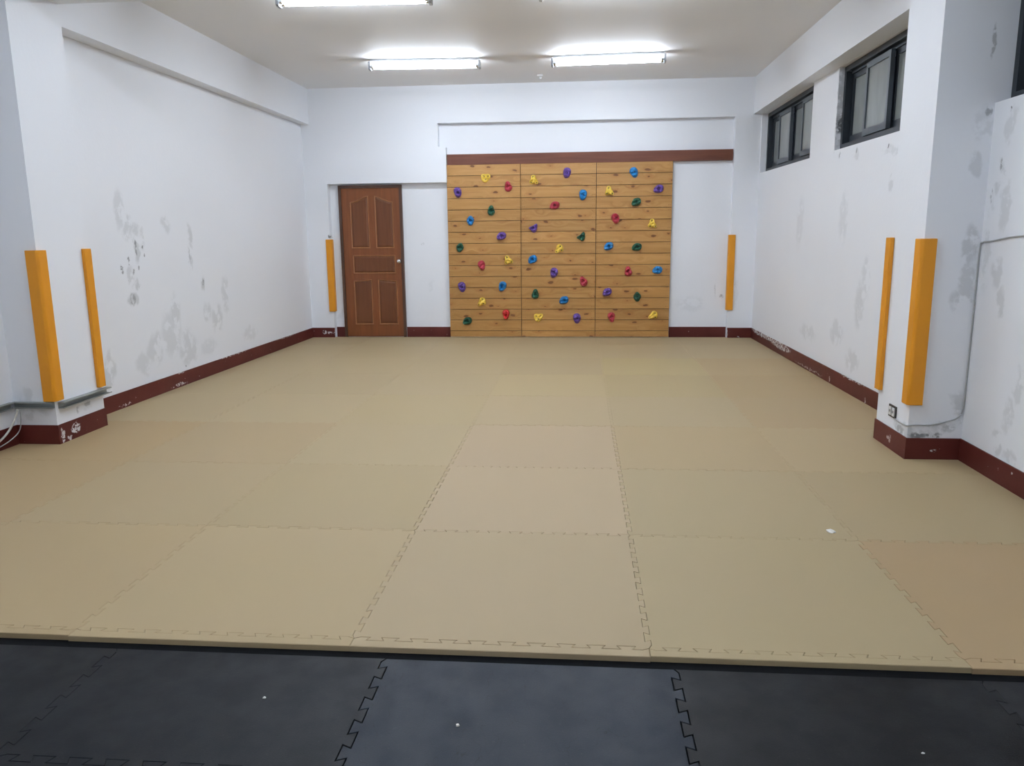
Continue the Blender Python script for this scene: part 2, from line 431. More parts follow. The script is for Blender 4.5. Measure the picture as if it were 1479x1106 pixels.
# skirting boards
E8 = 0.008
def skirt(name, segs, mat, label):
    bm = bmesh.new()
    for pts in segs: prism(bm, pts, XY, 0.0, BH)
    tag(obj(name, bm, mat), label, 'baseboard', kind='structure')
M_SKL = red_paint('red_paint_left', [(-3.70, 2.57, .095, .03, .060, .045, 1), (-3.70, 2.43, .08, .03, .022, .06, .9), (-3.70, 2.49, .05, .03, .03, .02, .8), (xl(4.3), 4.35, .055, .05, .16, .012, .9), (xl(3.6), 3.5, .05, .05, .10, .008, .9), (xl(5), 5.5, .156, .05, .4, .006, .8), (xl(7), 7.0, .156, .05, .5, .007, .8), (xl(3.8), 4.4, .156, .05, .1, .008, .8)])
def off(xf, d, y0, y1): return [(xf(y0), y0), (xf(y0) + d, y0), (xf(y1) + d, y1), (xf(y1), y1)]
skirt('baseboard_left', [off(LX, E8, 2.92, YB), [(-3.70, 2.40 - E8), (-3.70 + E8, 2.40 - E8), (-3.70 + E8, 2.92 + E8), (-3.70, 2.92 + E8)], [(-3.99, 2.40 - E8), (-3.70, 2.40 - E8), (-3.70, 2.40), (-3.99, 2.40)],
      [(-3.99, YF), (-3.99 + E8, YF), (-3.99 + E8, 2.40 - E8), (-3.99, 2.40 - E8)], [(LX(2.92) + E8, 2.92), (-3.70, 2.92), (-3.70, 2.92 + E8), (LX(2.92) + E8, 2.92 + E8)]], M_SKL, 'dark red painted skirting along the peeling wall')
M_SKR = red_paint('red_paint_right', [(RX(7), 7.2, .145, .08, .60, .036, 1.0), (RX(6), 6.4, .125, .08, .45, .042, 1.0), (RX(5), 5.4, .05, .08, .5, .008, .8), (RX(4), 4.2, .156, .08, .3, .007, .9), (RX(3.5), 3.3, .156, .08, .25, .009, .9), (1.72, 2.58, .09, .05, .05, .02, .6), (1.88, 2.33, .085, .03, .04, .008, .9), (2.03, 1.75, .13, .06, .012, .012, .8), (RX(4), 4.75, .06, .08, .015, .03, .9), (RX(4), 3.9, .05, .08, .012, .03, .9)])
skirt('baseboard_right', [off(RX, -E8, 2.82, YB), [(1.72, 2.33 - E8), (1.72 - E8, 2.33 - E8), (1.72 - E8, 2.82 + E8), (1.72, 2.82 + E8)], [(1.72, 2.33 - E8), (2.03, 2.33 - E8), (2.03, 2.33), (1.72, 2.33)],
      [(2.03, YF), (2.03 - E8, YF), (2.03 - E8, 2.33 - E8), (2.03, 2.33 - E8)], [(1.72, 2.82), (RX(2.82) - E8, 2.82), (RX(2.82) - E8, 2.82 + E8), (1.72, 2.82 + E8)]], M_SKR, 'dark red painted skirting under the high windows')
M_SKB = red_paint('red_paint_back', [(-3.65, 7.8, .095, .035, .05, .030, 1), (-3.57, 7.8, .085, .05, .05, .014, .9), (-3.51, 7.8, .08, .006, .05, .06, .9), (1.655, 7.8, .09, .006, .08, .1, 1), (1.8, 7.8, .04, .02, .05, .006, .8)])
skirt('baseboard_back', [[(LX(7.8) + E8, YB - E8), (XA, YB - E8), (XA, YB), (LX(7.8) + E8, YB)], [(XB_, YB - E8), (RX(7.8) - E8, YB - E8), (RX(7.8) - E8, YB), (XB_, YB)],
      [(XA, YREC - E8), (-3.395, YREC - E8), (-3.395, YREC), (XA, YREC)], [(-2.545, YREC - E8), (-1.957, YREC - E8), (-1.957, YREC), (-2.545, YREC)], [(0.925, YREC - E8), (XB_, YREC - E8), (XB_, YREC), (0.925, YREC)]], M_SKB, 'dark red painted skirting across the end wall')

# lintel board above the climbing wall
bm = bmesh.new(); box(bm, -1.937, 1.645, 7.838, YREC - 0.001, 2.245, 2.375); bevel(bm, 0.004)
tag(obj('trim_1', bm, M_LINTEL), 'dark brown wooden lintel board above the climbing panels', 'lintel', kind='structure')

# ------------------------------------------------------------------ door
dr = empty('door_1', (-2.97, YREC, 0))
tag(dr, 'brown five panel wooden door in the end wall', 'door', kind='structure')
def D(u, v): return (-0.421 + u * 0.842, 0.03 + (1 - v) * 1.978)      # door fractions to local metres
bm = bmesh.new()
fw = 0.034
for (x0, x1, z0, z1) in ((-0.421, -0.421 + fw, 0.0, 2.012), (0.421 - fw, 0.421, 0.0, 2.012), (-0.421 + fw, 0.421 - fw, 2.012 - fw, 2.012)):
    box(bm, x0, x1, -0.045, -0.001, z0, z1)
bevel(bm, 0.004)
obj('door_frame', bm, M_FRAME, dr)
bm = bmesh.new(); box(bm, -0.421 + fw + .002, 0.421 - fw - .002, -0.030, -0.002, 0.032, 2.012 - fw - .002)
leaf = obj('door_leaf', bm, M_DOOR, dr)
def door_panel(pts):
    c = Vector((sum(p[0] for p in pts) / len(pts), sum(p[1] for p in pts) / len(pts)))
    def inset(d):
        return offset_poly(pts, d)
    bm = bmesh.new()
    o, i1 = pts, inset(0.015)
    a = [bm.verts.new((u, -0.030, v)) for u, v in o]
    b = [bm.verts.new((u, -0.040, v)) for u, v in inset(0.005)]
    c_ = [bm.verts.new((u, -0.031, v)) for u, v in i1]
    n = len(o)
    for A, B in ((a, b), (b, c_)):
        for k in range(n): bm.faces.new([A[k], A[(k + 1) % n], B[(k + 1) % n], B[k]])
    obj('panel_moulding', bm, M_MOULD, dr)
    bm = bmesh.new()
    r0, r1 = inset(0.014), inset(0.036)
    a = [bm.verts.new((u, -0.0305, v)) for u, v in r0]
    b = [bm.verts.new((u, -0.0375, v)) for u, v in r1]
    for k in range(n): bm.faces.new([a[k], a[(k + 1) % n], b[(k + 1) % n], b[k]])
    bm.faces.new(b); bm.faces.new(list(reversed(a)))
    obj('door_panel', bm, M_DPAN, dr)

def offset_poly(pts, d):
    """inset a counter-clockwise polygon by d (miter joints)"""
    n = len(pts); out = []
    for i in range(n):
        p0, p1, p2 = Vector(pts[i - 1]), Vector(pts[i]), Vector(pts[(i + 1) % n])
        e1, e2 = (p1 - p0).normalized(), (p2 - p1).normalized()
        n1, n2 = Vector((-e1.y, e1.x)), Vector((-e2.y, e2.x))
        m = n1 + n2
        k = m.dot(n1)
        q = p1 + (m / k * d if abs(k) > 0.2 else n1 * d)
        out.append((q.x, q.y))
    return out

def arch(u0, u1, vpk, vsh, vbot, side):
    L = [D(u0, vbot), D(u1, vbot)]
    prof = [(0.0, 0.0), (0.12, 0.02), (0.30, 0.16), (0.5, 0.42), (0.7, 0.72), (0.86, 0.93), (1.0, 1.0)]
    top = [(u0 + (u1 - u0) * t, vsh + (vpk - vsh) * h) for t, h in prof]
    if side > 0: top = [(u0 + (u1 - u0) * (1 - t), vsh + (vpk - vsh) * h) for t, h in reversed(prof)]
    return L + [D(u, v) for u, v in reversed(top)]
door_panel(arch(.175, .47, .065, .104, .407, -1)); door_panel(arch(.565, .855, .065, .104, .407, 1))
door_panel([D(.185, .574), D(.865, .574), D(.865, .452), D(.185, .452)])
door_panel(arch(.18, .475, .612, .622, .917, -1)); door_panel(arch(.57, .875, .612, .622, .917, 1))
bm = bmesh.new()
lathe(bm, [(.030, 0), (.030, .006), (.014, .010), (.012, .034), (.022, .040), (.027, .054), (.024, .066), (.012, .071)], (0.362, -0.030, 1.034), 'y', 20)
obj('door_knob', bm, M_CHROME, dr, smooth=True)

# ------------------------------------------------------------------ windows
def window(idx, yr, zs, xf, label):
    y0, y1 = yr; z0, z1 = zs + 0.002, ZBM - 0.002
    y0 += .003; y1 -= .003
    w = empty('window_%d' % idx, (xf, (y0 + y1) / 2, z0))
    tag(w, label, 'window', kind='structure')
    cy = (y0 + y1) / 2
    H = z1 - z0; hw = (y1 - y0) / 2
    bm = bmesh.new(); f = 0.045
    box(bm, 0, .11, -hw, hw, 0, f); box(bm, 0, .11, -hw, hw, H - f, H)
    box(bm, 0, .11, -hw, -hw + f, f, H - f); box(bm, 0, .11, hw - f, hw, f, H - f)
    bevel(bm, .003)
    obj('window_frame', bm, M_ALU, w)
    bm = bmesh.new(); box(bm, .047, .053, -hw + f, hw - f, f, f + .012); box(bm, .047, .053, -hw + f, hw - f, H - f - .02, H - f)
    obj('track', bm, M_ALU2, w)
    q = (2 * hw - 2 * f) / 4
    for k in range(4):
        yc1 = hw - f - k * q; yc0 = yc1 - q
        inner = k % 2 == 1
        xa = .012 if inner else .060
        ov = .018
        a, b = yc0 - (ov if k < 3 else 0), yc1 + (ov if k > 0 else 0)
        s = .040
        bm = bmesh.new()
        zz0, zz1 = f + .014, H - f - .021
        xb = xa + .032
        box(bm, xa, xb, a, a + s, zz0, zz1); box(bm, xa, xb, b - s, b, zz0, zz1)
        box(bm, xa, xb, a + s, b - s, zz0, zz0 + .055); box(bm, xa, xb, a + s, b - s, zz1 - .045, zz1)
        bevel(bm, .003)
        sash = obj('sash', bm, M_ALU2 if inner else M_ALU, w)  # inner sashes get the lit tone, recessed ones the darker tone as shade
        bm = bmesh.new(); box(bm, xa + .012, xa + .018, a + s, b - s, zz0 + .055, zz1 - .045)
        obj('pane', bm, M_GLASS, sash)
window(1, W1, ZS, 2.036, 'dark framed four pane window nearest the end wall')
window(2, W2, ZS, 2.060, 'dark framed sliding window just beyond the pillar with peeling jamb')
window(3, (0.30, 2.325), 2.06, 2.104, 'dark framed window cut off by the picture edge, before the pillar')

# ------------------------------------------------------------------ tan foam mats
def jig(a, b, teeth=10, depth=0.020, phase=1):
    """toothed seam from a to b, returned as points including both ends"""
    a, b = Vector(a), Vector(b)
    L = (b - a).length; t = (b - a) / L; nrm = Vector((-t.y, t.x))
    p = L / teeth
    pts = [a]
    s = phase; fl = p * 0.055
    for k in range(teeth * 2):
        x0, x1 = k * p / 2, (k + 1) * p / 2
        if k == 0: x0 = 0.022
        if k == teeth * 2 - 1: x1 = L - 0.022
        e0 = -fl if k else 0; e1 = fl if k < teeth * 2 - 1 else 0
        pts.append(a + t * (x0 + e0) + nrm * s * depth / 2)
        pts.append(a + t * (x1 + e1) + nrm * s * depth / 2)
        s = -s
    pts.append(b)
    return [(q.x, q.y) for q in pts]

PY = 1.017
Y0 = 0.030
def yrow(i): return Y0 if i == 0 else i * PY
cols = [-4, -3, -2, -1, 0, 1]
tone = {}
base = Vector((0.375, 0.290, 0.164))
special = {(0, 2): (1.02, 1.0, .97), (0, 3): (1.04, 1.03, 1.07), (1, 3): (1.06, 1.04, 1.12), (2, 3): (1.04, 1.01, 1.10), (0, 4): (.98, .985, .96), (1, 4): (.98, .985, .96), (2, 4): (.97, .94, .90),
           (0, 1): (.99, .95, .90), (0, 0): (.99, .95, .90), (0, 5): (1.0, .90, .83), (1, 5): (.98, .97, .94), (2, 5): (1.02, 1.0, .97), (3, 5): (.97, .92, .87), (2, 1): (.97, .93, .90), (1, 1): (.98, .96, .94), (2, 2): (1.02, 1.02, 1.01), (1, 2): (.98, .97, .93), (3, 2): (1.02, 1.02, .98), (3, 3): (1.05, 1.04, 1.06),
           (4, 3): (1.04, 1.04, 1.0), (4, 4): (1.0, 1.0, .92), (5, 4): (1.02, 1.03, .92), (5, 5): (1.0, .95, .88), (4, 5): (1.0, .94, .86), (2, 0): (1.02, .94, .85), (1, 0): (1.0, .93, .86)}
rowname = ['front row along the black mats', 'second row from the black mats', 'third row from the black mats', 'fourth row from the black mats',
           'fifth row from the black mats', 'third row from the end wall', 'second row from the end wall', 'row against the end wall']
colname = ['sixth from the window wall', 'fifth from the window wall', 'fourth from the window wall', 'third from the window wall', 'second from the window wall', 'touching the window wall']
GAP = 0.0004
def edge_x(c, y):     # x of column line c at y (the outer two follow the walls)
    if c == 0: return LX(y) + E8 + .003
    if c == 6: return RX(y) - E8 - .003
    return float(cols[c])
def vseam(c, i):      # seam on column line c beside row i, from low y to high y
    y0, y1 = yrow(i), yrow(i + 1) if i < 7 else 7.84
    if c in (0, 6):
        x = lambda y: edge_x(c, y)
        if i == 2:
            px = -3.70 + E8 + .003 if c == 0 else 1.72 - E8 - .003
            ya, yb = (2.40 - E8 - .003, 2.92 + E8 + .003) if c == 0 else (2.33 - E8 - .003, 2.82 + E8 + .003)
            return [(edge_x(c, y0), y0), (edge_x(c, 2.0), ya), (px, ya), (px, yb), (edge_x(c, 3.0), yb), (edge_x(c, y1), y1)]
        if i == 7:
            ye = YB - E8 - .003
            cx = XA + .003 if c == 0 else XB_ - .003
            return [(edge_x(c, y0), y0), (edge_x(c, ye), ye), (cx, ye), (cx, 7.84)]
        return [(edge_x(c, y0), y0), (edge_x(c, y1), y1)]
    return jig((cols[c], y0), (cols[c], y1), 10 if i < 7 else 7, phase=1 if (c + i) % 2 else -1)
def hseam(c, i):      # seam on row line i under column c, from low x to high x
    y = yrow(i) if i < 8 else 7.84
    if i == 8:
        xa = XA + .003 if c == 0 else float(cols[c]); xb = XB_ - .003 if c == 5 else float(cols[c] + 1)
        return [(xa, y), (xb, y)]
    return jig((edge_x(c, y), y), (edge_x(c + 1, y), y), 10, phase=1 if (c + i) % 2 else -1)
GRP = 'tan foam puzzle mats covering the floor'
def slab(bm, pts, z0, z1, bev):
    top = offset_poly(pts, bev)
    a = [bm.verts.new((x, y, z0)) for x, y in pts]
    b = [bm.verts.new((x, y, z1 - bev)) for x, y in pts]
    c = [bm.verts.new((x, y, z1)) for x, y in top]
    n = len(pts)
    for A, B in ((a, b), (b, c)):
        for k in range(n): bm.faces.new([A[k], A[(k + 1) % n], B[(k + 1) % n], B[k]])
    bm.faces.new(c); bm.faces.new(list(reversed(a)))
def tri(bm):
    bm.normal_update()
    bmesh.ops.triangulate(bm, faces=[f for f in bm.faces if len(f.verts) > 4], ngon_method='EAR_CLIP')
rt = random.Random(5)
for i in range(8):
    for c in range(6):
        loop = hseam(c, i) + vseam(c + 1, i)[1:] + list(reversed(hseam(c, i + 1)))[1:] + list(reversed(vseam(c, i)))[1:-1]
        cl = [loop[0]]
        for q in loop[1:]:
            if (Vector(q) - Vector(cl[-1])).length > 1e-4: cl.append(q)
        cx = sum(q[0] for q in cl) / len(cl); cy = sum(q[1] for q in cl) / len(cl)
        pts = offset_poly([(x - cx, y - cy) for x, y in cl], GAP + {(0, 3): .0006, (1, 3): .0006, (1, 2): .0004, (2, 3): .0004, (0, 5): .0006, (0, 1): .0004, (0, 4): .0002}.get((i, c), 0))
        bm = bmesh.new(); slab(bm, pts, TB, T - rt.uniform(0, .0008), 0.0008); tri(bm)
        o = obj('puzzle_mat', bm, M_FOAM, loc=(cx, cy, 0))
        k = special.get((i, c), (1, 1, 1)); j = rt.uniform(.975, 1.025)
        o.color = (base.x * k[0] * j, base.y * k[1] * j, base.z * k[2] * j, 1)
        tag(o, 'tan foam puzzle mat, %s, %s' % (rowname[i], colname[c]), 'mat', GRP)
# narrow border strips that close the front row
for c in range(6):
    x0 = edge_x(c, 0.0); x1 = edge_x(c + 1, 0.0)
    yf = -0.022 + (0.006 if c == 1 else 0.0) + (.004 if c == 4 else 0)
    loop = [(x0, yf), (x1, yf)] + list(reversed(hseam(c, 0)))
    cx = (x0 + x1) / 2
    pts = offset_poly([(x - cx, y) for x, y in loop], GAP)
    bm = bmesh.new(); slab(bm, pts, TB, T, 0.002); tri(bm)
    o = obj('mat_border_strip', bm, M_FOAM, loc=(cx, 0, 0))
    k = special.get((0, c), (1, 1, 1))
    o.color = (base.x * k[0], base.y * k[1], base.z * k[2], 1)
    tag(o, 'narrow tan edge strip closing the front row of mats, %s' % colname[c], 'mat strip', 'tan edge strips along the front row')

# ------------------------------------------------------------------ black rubber mats
BX = [-3.68, -2.74, -1.80, -0.865, 0.072, 1.015, 2.015]
BY = [-3.45, -2.51, -1.57, -0.62, -0.060]
ZB = 0.012
bname = ['along the tan mats', 'one row back from the tan mats', 'second row back from the tan mats', 'furthest row from the tan mats']
bcol = ['sixth from the window wall', 'fifth from the window wall', 'fourth from the window wall', 'third from the window wall', 'second from the window wall', 'touching the window wall']
btone = {3: (.0085, .0135, .022), 2: (.003, .0042, .0065), 4: (.0018, .002, .0026), 1: (.002, .003, .0045)}
for r in range(4):
    for c in range(6):
        ya, yb = BY[r], BY[r + 1]
        xa, xb = BX[c], BX[c + 1]
        if r < 2 and r < 2: pass
        def vs(cc):
            if cc in (0, 6): return [(BX[cc], ya), (BX[cc], yb)]
            return jig((BX[cc], ya), (BX[cc], yb), 9 if r < 3 else 5, 0.026, 1 if (cc + r) % 2 else -1)
        def hs(rr):
            y = BY[rr]
            if rr in (0, 4): return [(xa, y), (xb, y)]
            return jig((xa, y), (xb, y), 9, 0.026, 1 if (c + rr) % 2 else -1)
        if r < 2: continue                # only the two rows that reach into the picture
        loop = hs(r) + vs(c + 1)[1:] + list(reversed(hs(r + 1)))[1:] + list(reversed(vs(c)))[1:-1]
        cx, cy = (xa + xb) / 2, (ya + yb) / 2
        pts = offset_poly([(x - cx, y - cy) for x, y in loop], {3: .0022, 4: .0010}.get(c, .0007))
        bm = bmesh.new(); slab(bm, pts, 0.0, ZB, 0.0012); tri(bm)
        o = obj('rubber_mat', bm, M_RUBBER, loc=(cx, cy, 0))
        o.color = (*btone.get(c, (.006, .0066, .008)), 1)
        tag(o, 'black rubber puzzle mat %s, %s' % (bname[3 - r], bcol[c]), 'mat', 'black rubber puzzle mats')

# ------------------------------------------------------------------ climbing wall
CX = [-1.952, -0.997, -0.034, 0.920]
ZTOP, PITCH = 2.252, 0.1425
pname = ['pine board climbing panel next to the door', 'pine board climbing panel between two other panels', 'pine board climbing panel farthest from the door']
for k in range(3):
    x0, x1 = CX[k] + .0015, CX[k + 1] - .0015
    cx = (x0 + x1) / 2; hw = (x1 - x0) / 2
    bm = bmesh.new()
    box(bm, -hw - .0012, hw + .0012, -.034, -.001, 0.032, ZTOP - .002, mi=1)       # dark backing seen in the joints
    ly = None
    rp = random.Random(20 + k)
    tags = {}
    z1 = ZTOP
    lay = bm.faces.layers.float_vector.new('plank')
    n = 0
    while z1 > 0.05:
        z0 = max(z1 - PITCH, 0.031)
        b2 = bmesh.new()
        box(b2, -hw + .002, hw - .002, -.055, -.0345, z0 + .0030, z1 - .0030); bevel(b2, .0025)
        r = Vector((rp.random(), rp.random(), rp.random()))
        mp = {v: bm.verts.new(v.co) for v in b2.verts}
        for f in b2.faces:
            nf = bm.faces.new([mp[v] for v in f.verts]); nf[lay] = r
        b2.free()
        for sx in (-hw + .022, -hw + .045, hw - .045, hw - .022):                  # nail heads at the board ends
            for zz in (z0 + .03, z1 - .03):
                if z1 - z0 < .1 and zz != z1 - .03: continue
                cv = [bm.verts.new((sx + .003 * math.cos(a * PI / 3), -.0556, zz + .003 * math.sin(a * PI / 3))) for a in range(6)]
                f = bm.faces.new(cv); f.material_index = 1
        z1 -= PITCH; n += 1
    o = obj('climbing_wall', bm, [M_PINE, M_GROOVE], loc=(cx, YREC, 0))
    tag(o, pname[k], 'climbing panel', 'climbing panels on the end wall')

HC = {'y': ('yellow', (0.78, 0.53, 0.075, 1)), 'r': ('red', (0.40, 0.036, 0.060, 1)), 'p': ('purple', (0.120, 0.062, 0.29, 1)), 'g': ('green', (0.010, 0.085, 0.050, 1)), 'b': ('blue', (0.012, 0.185, 0.46, 1))}
HM = {}
for k, (nm, c) in HC.items():
    n = NT('hold_resin_' + nm)
    g = n.noise(n.objc(), 60, 3)
    n.col(n.mix(n.math('MULTIPLY', g.outputs['Fac'], 0.25), c, tuple(min(1, x * 1.5 + .02) for x in c[:3]) + (1,)))
    n.set(0.42, 0, 0.5); n.bump(n.noise(n.objc(), 300, 2).outputs['Fac'], .2, .001)
    HM[k] = n.m
HM['R'] = plain('hold_resin_bright_red', (0.50, 0.018, 0.016, 1), .4)

SHAPES = {   # star shaped outlines in centimetres, seen from the front
    'house': [(-6, 3), (-4.6, 5), (0, 4.2), (4.6, 5), (6, 1.8), (3.6, -2.4), (0, -5.8), (-3.6, -4.6), (-5.6, -1.8)],
    'tre': [(0, 6.4), (-2.8, 5.2), (-3, 1.8), (-5.6, -.6), (-5.2, -3.8), (-2.2, -4), (.6, -3.8), (3, -6), (5.2, -4.4), (4.4, -1), (2.8, 1.6), (3, 4.8)],
    'tri': [(-5.6, -2.8), (-3.2, .6), (-1.4, 4.6), (1.8, 5.4), (5.2, 3), (5.4, -1.2), (4.8, -4.4), (1.6, -3.4), (-1.6, -5), (-4.6, -5)],
    'drop': [(0, 6.6), (-2.6, 5), (-3.6, 1.4), (-4.6, -2.4), (-3, -5.6), (.4, -6.4), (3.6, -4.8), (4.8, -1.4), (3, 2.2), (2, 5.2)],
    'oval': [(-3.6, 5.4), (-5, 2), (-3.8, -2), (-1.8, -6), (1.4, -6.4), (4, -3), (4.8, 1.6), (3.2, 5.6), (0, 6.4)],
    'kite': [(0, 6.8), (-2.2, 4), (-4.8, 1), (-4, -2.6), (-1, -6.4), (2.2, -5.4), (4, -1.6), (4.6, 1.4), (2.4, 4.2)],
    'wedge': [(-6, -1.6), (-4.4, 2), (-1.6, 4.4), (3.2, 4.6), (6, 2.6), (5.4, -2.4), (2, -4.6), (-2.6, -4.4), (-5.4, -4)],
    'spike': [(-7, .4), (-3.4, 1.2), (1, 3.2), (3.4, 6.2), (5.2, 4), (4.4, -1.4), (2.8, -5.2), (-.6, -5.8), (-3.2, -2.4)],
}
def hold_mesh(shape, seed, holes, depth=.046, c_scoop=True):
    P = [Vector((x * .0107, y * .0107)) for x, y in SHAPES[shape]]
    area = sum(P[i].x * P[(i + 1) % len(P)].y - P[(i + 1) % len(P)].x * P[i].y for i in range(len(P)))
    if area < 0: P.reverse()
    N = 26
    def rad(t):
        d = Vector((math.cos(t), math.sin(t))); best = 0
        for i in range(len(P)):
            a, b = P[i], P[(i + 1) % len(P)]; e = b - a
            den = d.x * e.y - d.y * e.x
            if abs(den) < 1e-9: continue
            s = (a.x * e.y - a.y * e.x) / den; u = (a.x * d.y - a.y * d.x) / den
            if s > 0 and -1e-6 <= u <= 1 + 1e-6: best = max(best, s)
        return best
    R0 = [rad(2 * PI * k / N) for k in range(N)]
    R0 = [(R0[k - 1] + 2 * R0[k] + R0[(k + 1) % N]) / 4 for k in range(N)]
    bm = bmesh.new()
    prof = [(1.0, 0.0), (1.0, .20), (.95, .48), (.84, .74), (.68, .92), (.5, 1.0), (.34, .96), (.18, .86)]
    rings = []
    for s, h in prof:
        ring = []
        for k in range(N):
            t = 2 * PI * k / N
            x, z = R0[k] * s * math.cos(t), R0[k] * s * math.sin(t)
            hh = h
            if h > .3:
                hh += .55 * mnoise.noise(Vector((x * 34 + seed * 3.1, z * 34, seed))) - .30 * max(0, 1 - abs(z + .006) / .020) * (1 if c_scoop else 0) + .14 * z / .06
                for hx, hz in holes:
                    hh -= .42 * math.exp(-((x - hx) ** 2 + (z - hz) ** 2) / (2 * .011 ** 2))
            ring.append(bm.verts.new((x, -max(hh, .08 if h else 0) * depth, z)))
        rings.append(ring)
    for i in range(len(rings) - 1):
        for k in range(N): bm.faces.new([rings[i][k], rings[i][(k + 1) % N], rings[i + 1][(k + 1) % N], rings[i + 1][k]])
    bm.faces.new(list(reversed(rings[0])))
    cv = bm.verts.new((0, -.78 * depth, 0))
    for k in range(N): bm.faces.new([rings[-1][k], rings[-1][(k + 1) % N], cv])
    return bm
# colour, x, z, outline, turn in degrees
HOLDS = [('y', -1.441, 2.077, 'house', 0), ('r', -1.156, 1.969, 'drop', 5), ('p', -1.808, 1.901, 'oval', 5), ('g', -1.378, 1.671, 'drop', -4), ('b', -1.651, 1.548, 'kite', 0), ('p', -1.252, 1.346, 'wedge', 0), ('g', -1.795, 1.205, 'kite', -14),
         ('y', -1.167, 1.036, 'tre', 24), ('r', -1.513, 0.969, 'drop', 192), ('p', -1.780, 0.691, 'oval', 6), ('b', -1.247, 0.696, 'oval', -24), ('y', -1.526, 0.498, 'tri', 8), ('R', -1.203, 0.328, 'drop', 180), ('g', -1.720, 0.244, 'wedge', 4),
         ('y', -0.828, 2.041, 'tre', 8), ('p', -0.407, 2.122, 'oval', -16), ('b', -0.203, 1.848, 'oval', -12), ('r', -0.563, 1.724, 'wedge', 0), ('p', -0.836, 1.445, 'spike', 0), ('g', -0.221, 1.329, 'spike', 12), ('y', -0.509, 1.179, 'tri', 10),
         ('b', -0.850, 1.045, 'wedge', 16), ('p', -0.572, 0.869, 'oval', -16), ('r', -0.191, 0.760, 'drop', 22), ('g', -0.814, 0.598, 'drop', -6), ('b', -0.443, 0.516, 'wedge', 6), ('y', -0.772, 0.291, 'house', 0), ('p', -0.271, 0.276, 'oval', 0),
         ('b', 0.435, 2.114, 'oval', 18), ('y', 0.128, 1.891, 'tre', 10), ('p', 0.744, 1.910, 'wedge', 2), ('g', 0.469, 1.753, 'wedge', 8), ('r', 0.212, 1.549, 'oval', 14), ('y', 0.677, 1.479, 'tre', 6), ('b', 0.129, 1.204, 'wedge', 10),
         ('g', 0.487, 1.192, 'wedge', -4), ('r', 0.384, 0.884, 'drop', 4), ('b', 0.755, 0.898, 'wedge', -10), ('p', 0.116, 0.618, 'wedge', 14), ('g', 0.505, 0.558, 'kite', 4), ('r', 0.179, 0.290, 'drop', 186), ('y', 0.714, 0.320, 'tri', -6)]
where = ['the panel next to the door', 'the panel between the two others', 'the panel farthest from the door']
cnt = {}
for c, x, z, s, a in HOLDS:
    p = 0 if x < CX[1] else 1 if x < CX[2] else 2
    cnt.setdefault((p, c.lower()), []).append(z)
ordn = {1: ['only'], 2: ['upper', 'lower'], 3: ['top', 'middle', 'bottom'], 4: ['topmost', 'second highest', 'third highest', 'lowest']}
sname = {'house': 'five sided', 'tre': 'three lobed', 'tri': 'triangular', 'drop': 'drop shaped', 'oval': 'oval', 'kite': 'kite shaped', 'wedge': 'wide wedge', 'spike': 'pointed'}
mesh_cache = {}
bolt_me = None
for idx, (c, x, z, s, a) in enumerate(HOLDS):
    p = 0 if x < CX[1] else 1 if x < CX[2] else 2
    zs = sorted(cnt[(p, c.lower())], reverse=True)
    o_ = ordn[len(zs)][zs.index(z)]
    holes = {'house': [(-.025, .022), (.026, .022), (0, -.022)], 'tre': [(0, .040), (-.032, -.022), (.030, -.034)], 'tri': [(-.034, -.030), (.022, .026), (.030, -.024)]}.get(s, [(0, 0)]) if c == 'y' else [(0.004, 0.004)]
    hb = hold_mesh(s, idx * 1.7, holes, (.040 if c == 'y' else .050), c != 'y')
    hb.normal_update(); bv = BVHTree.FromBMesh(hb)
    deep = [(bv.ray_cast(Vector((hx, -.2, hz)), Vector((0, 1, 0)))[0] or Vector((0, -.02, 0))).y for hx, hz in holes]
    o = obj('climbing_hold', hb, HM[c], loc=(x, YREC - .0555, z))
    o.rotation_euler = (0, -math.radians(a), 0)
    cn = HC[c.lower()][0]
    lab = '%s %s climbing hold, %s %s one on %s' % ('bright red' if c == 'R' else cn, sname[s], o_, cn, where[p])
    if o_ == 'only': lab = '%s %s climbing hold, the only %s one on %s' % (cn, sname[s], cn, where[p])
    tag(o, lab, 'climbing hold', 'climbing holds on the pine panels')
    for (hx, hz), dy in zip(holes, deep):
        bm = bmesh.new(); br = .0115 if c == 'y' else .0080
        lathe(bm, [(br, -.006), (br, .0015), (br * .55, .0022), (br * .5, .0005)], (0, 0, 0), 'y', 12)
        b = obj('bolt', bm, M_DARKMETAL, o, loc=(hx, dy, hz))
        b['label'] = 'dark metal bolt'

# ------------------------------------------------------------------ yellow corner guards
def guard(x, y, sx, sy, z0, z1, label, leg=.062):
    """L profile hugging the outer corner (x, y); the wall body lies towards (sx, sy)"""
    t, g = .026, .0012
    prof = [(-t * .45, -t), (leg, -t), (leg, -g), (-g, -g), (-g, leg), (-t, leg), (-t, -t * .45)]
    pts = [(sx * u, sy * v) for u, v in prof]
    bm = bmesh.new()
    prism(bm, pts, XY, 0, z1 - z0)
    bmesh.ops.recalc_face_normals(bm, faces=bm.faces[:])
    es = [e for e in bm.edges if len(e.link_faces) == 2 and e.calc_face_angle(0) > .4 and not all(abs(abs(v.co.x) - g) < 1e-4 or abs(abs(v.co.y) - g) < 1e-4 for v in e.verts)]
    bmesh.ops.bevel(bm, geom=es, offset=.004, segments=2, affect='EDGES', profile=.5)
    o = obj('corner_guard', bm, M_PAD, loc=(x, y, z0))
    tag(o, label, 'corner guard', 'yellow corner guards on pillars and columns')
guard(-3.70, 2.40, -1, 1, .322, 1.308, 'yellow foam corner guard standing on the trunking, near corner of its pillar')
guard(-3.70, 2.92, -1, -1, .322, 1.308, 'yellow foam corner guard on the far corner of the pillar with trunking')
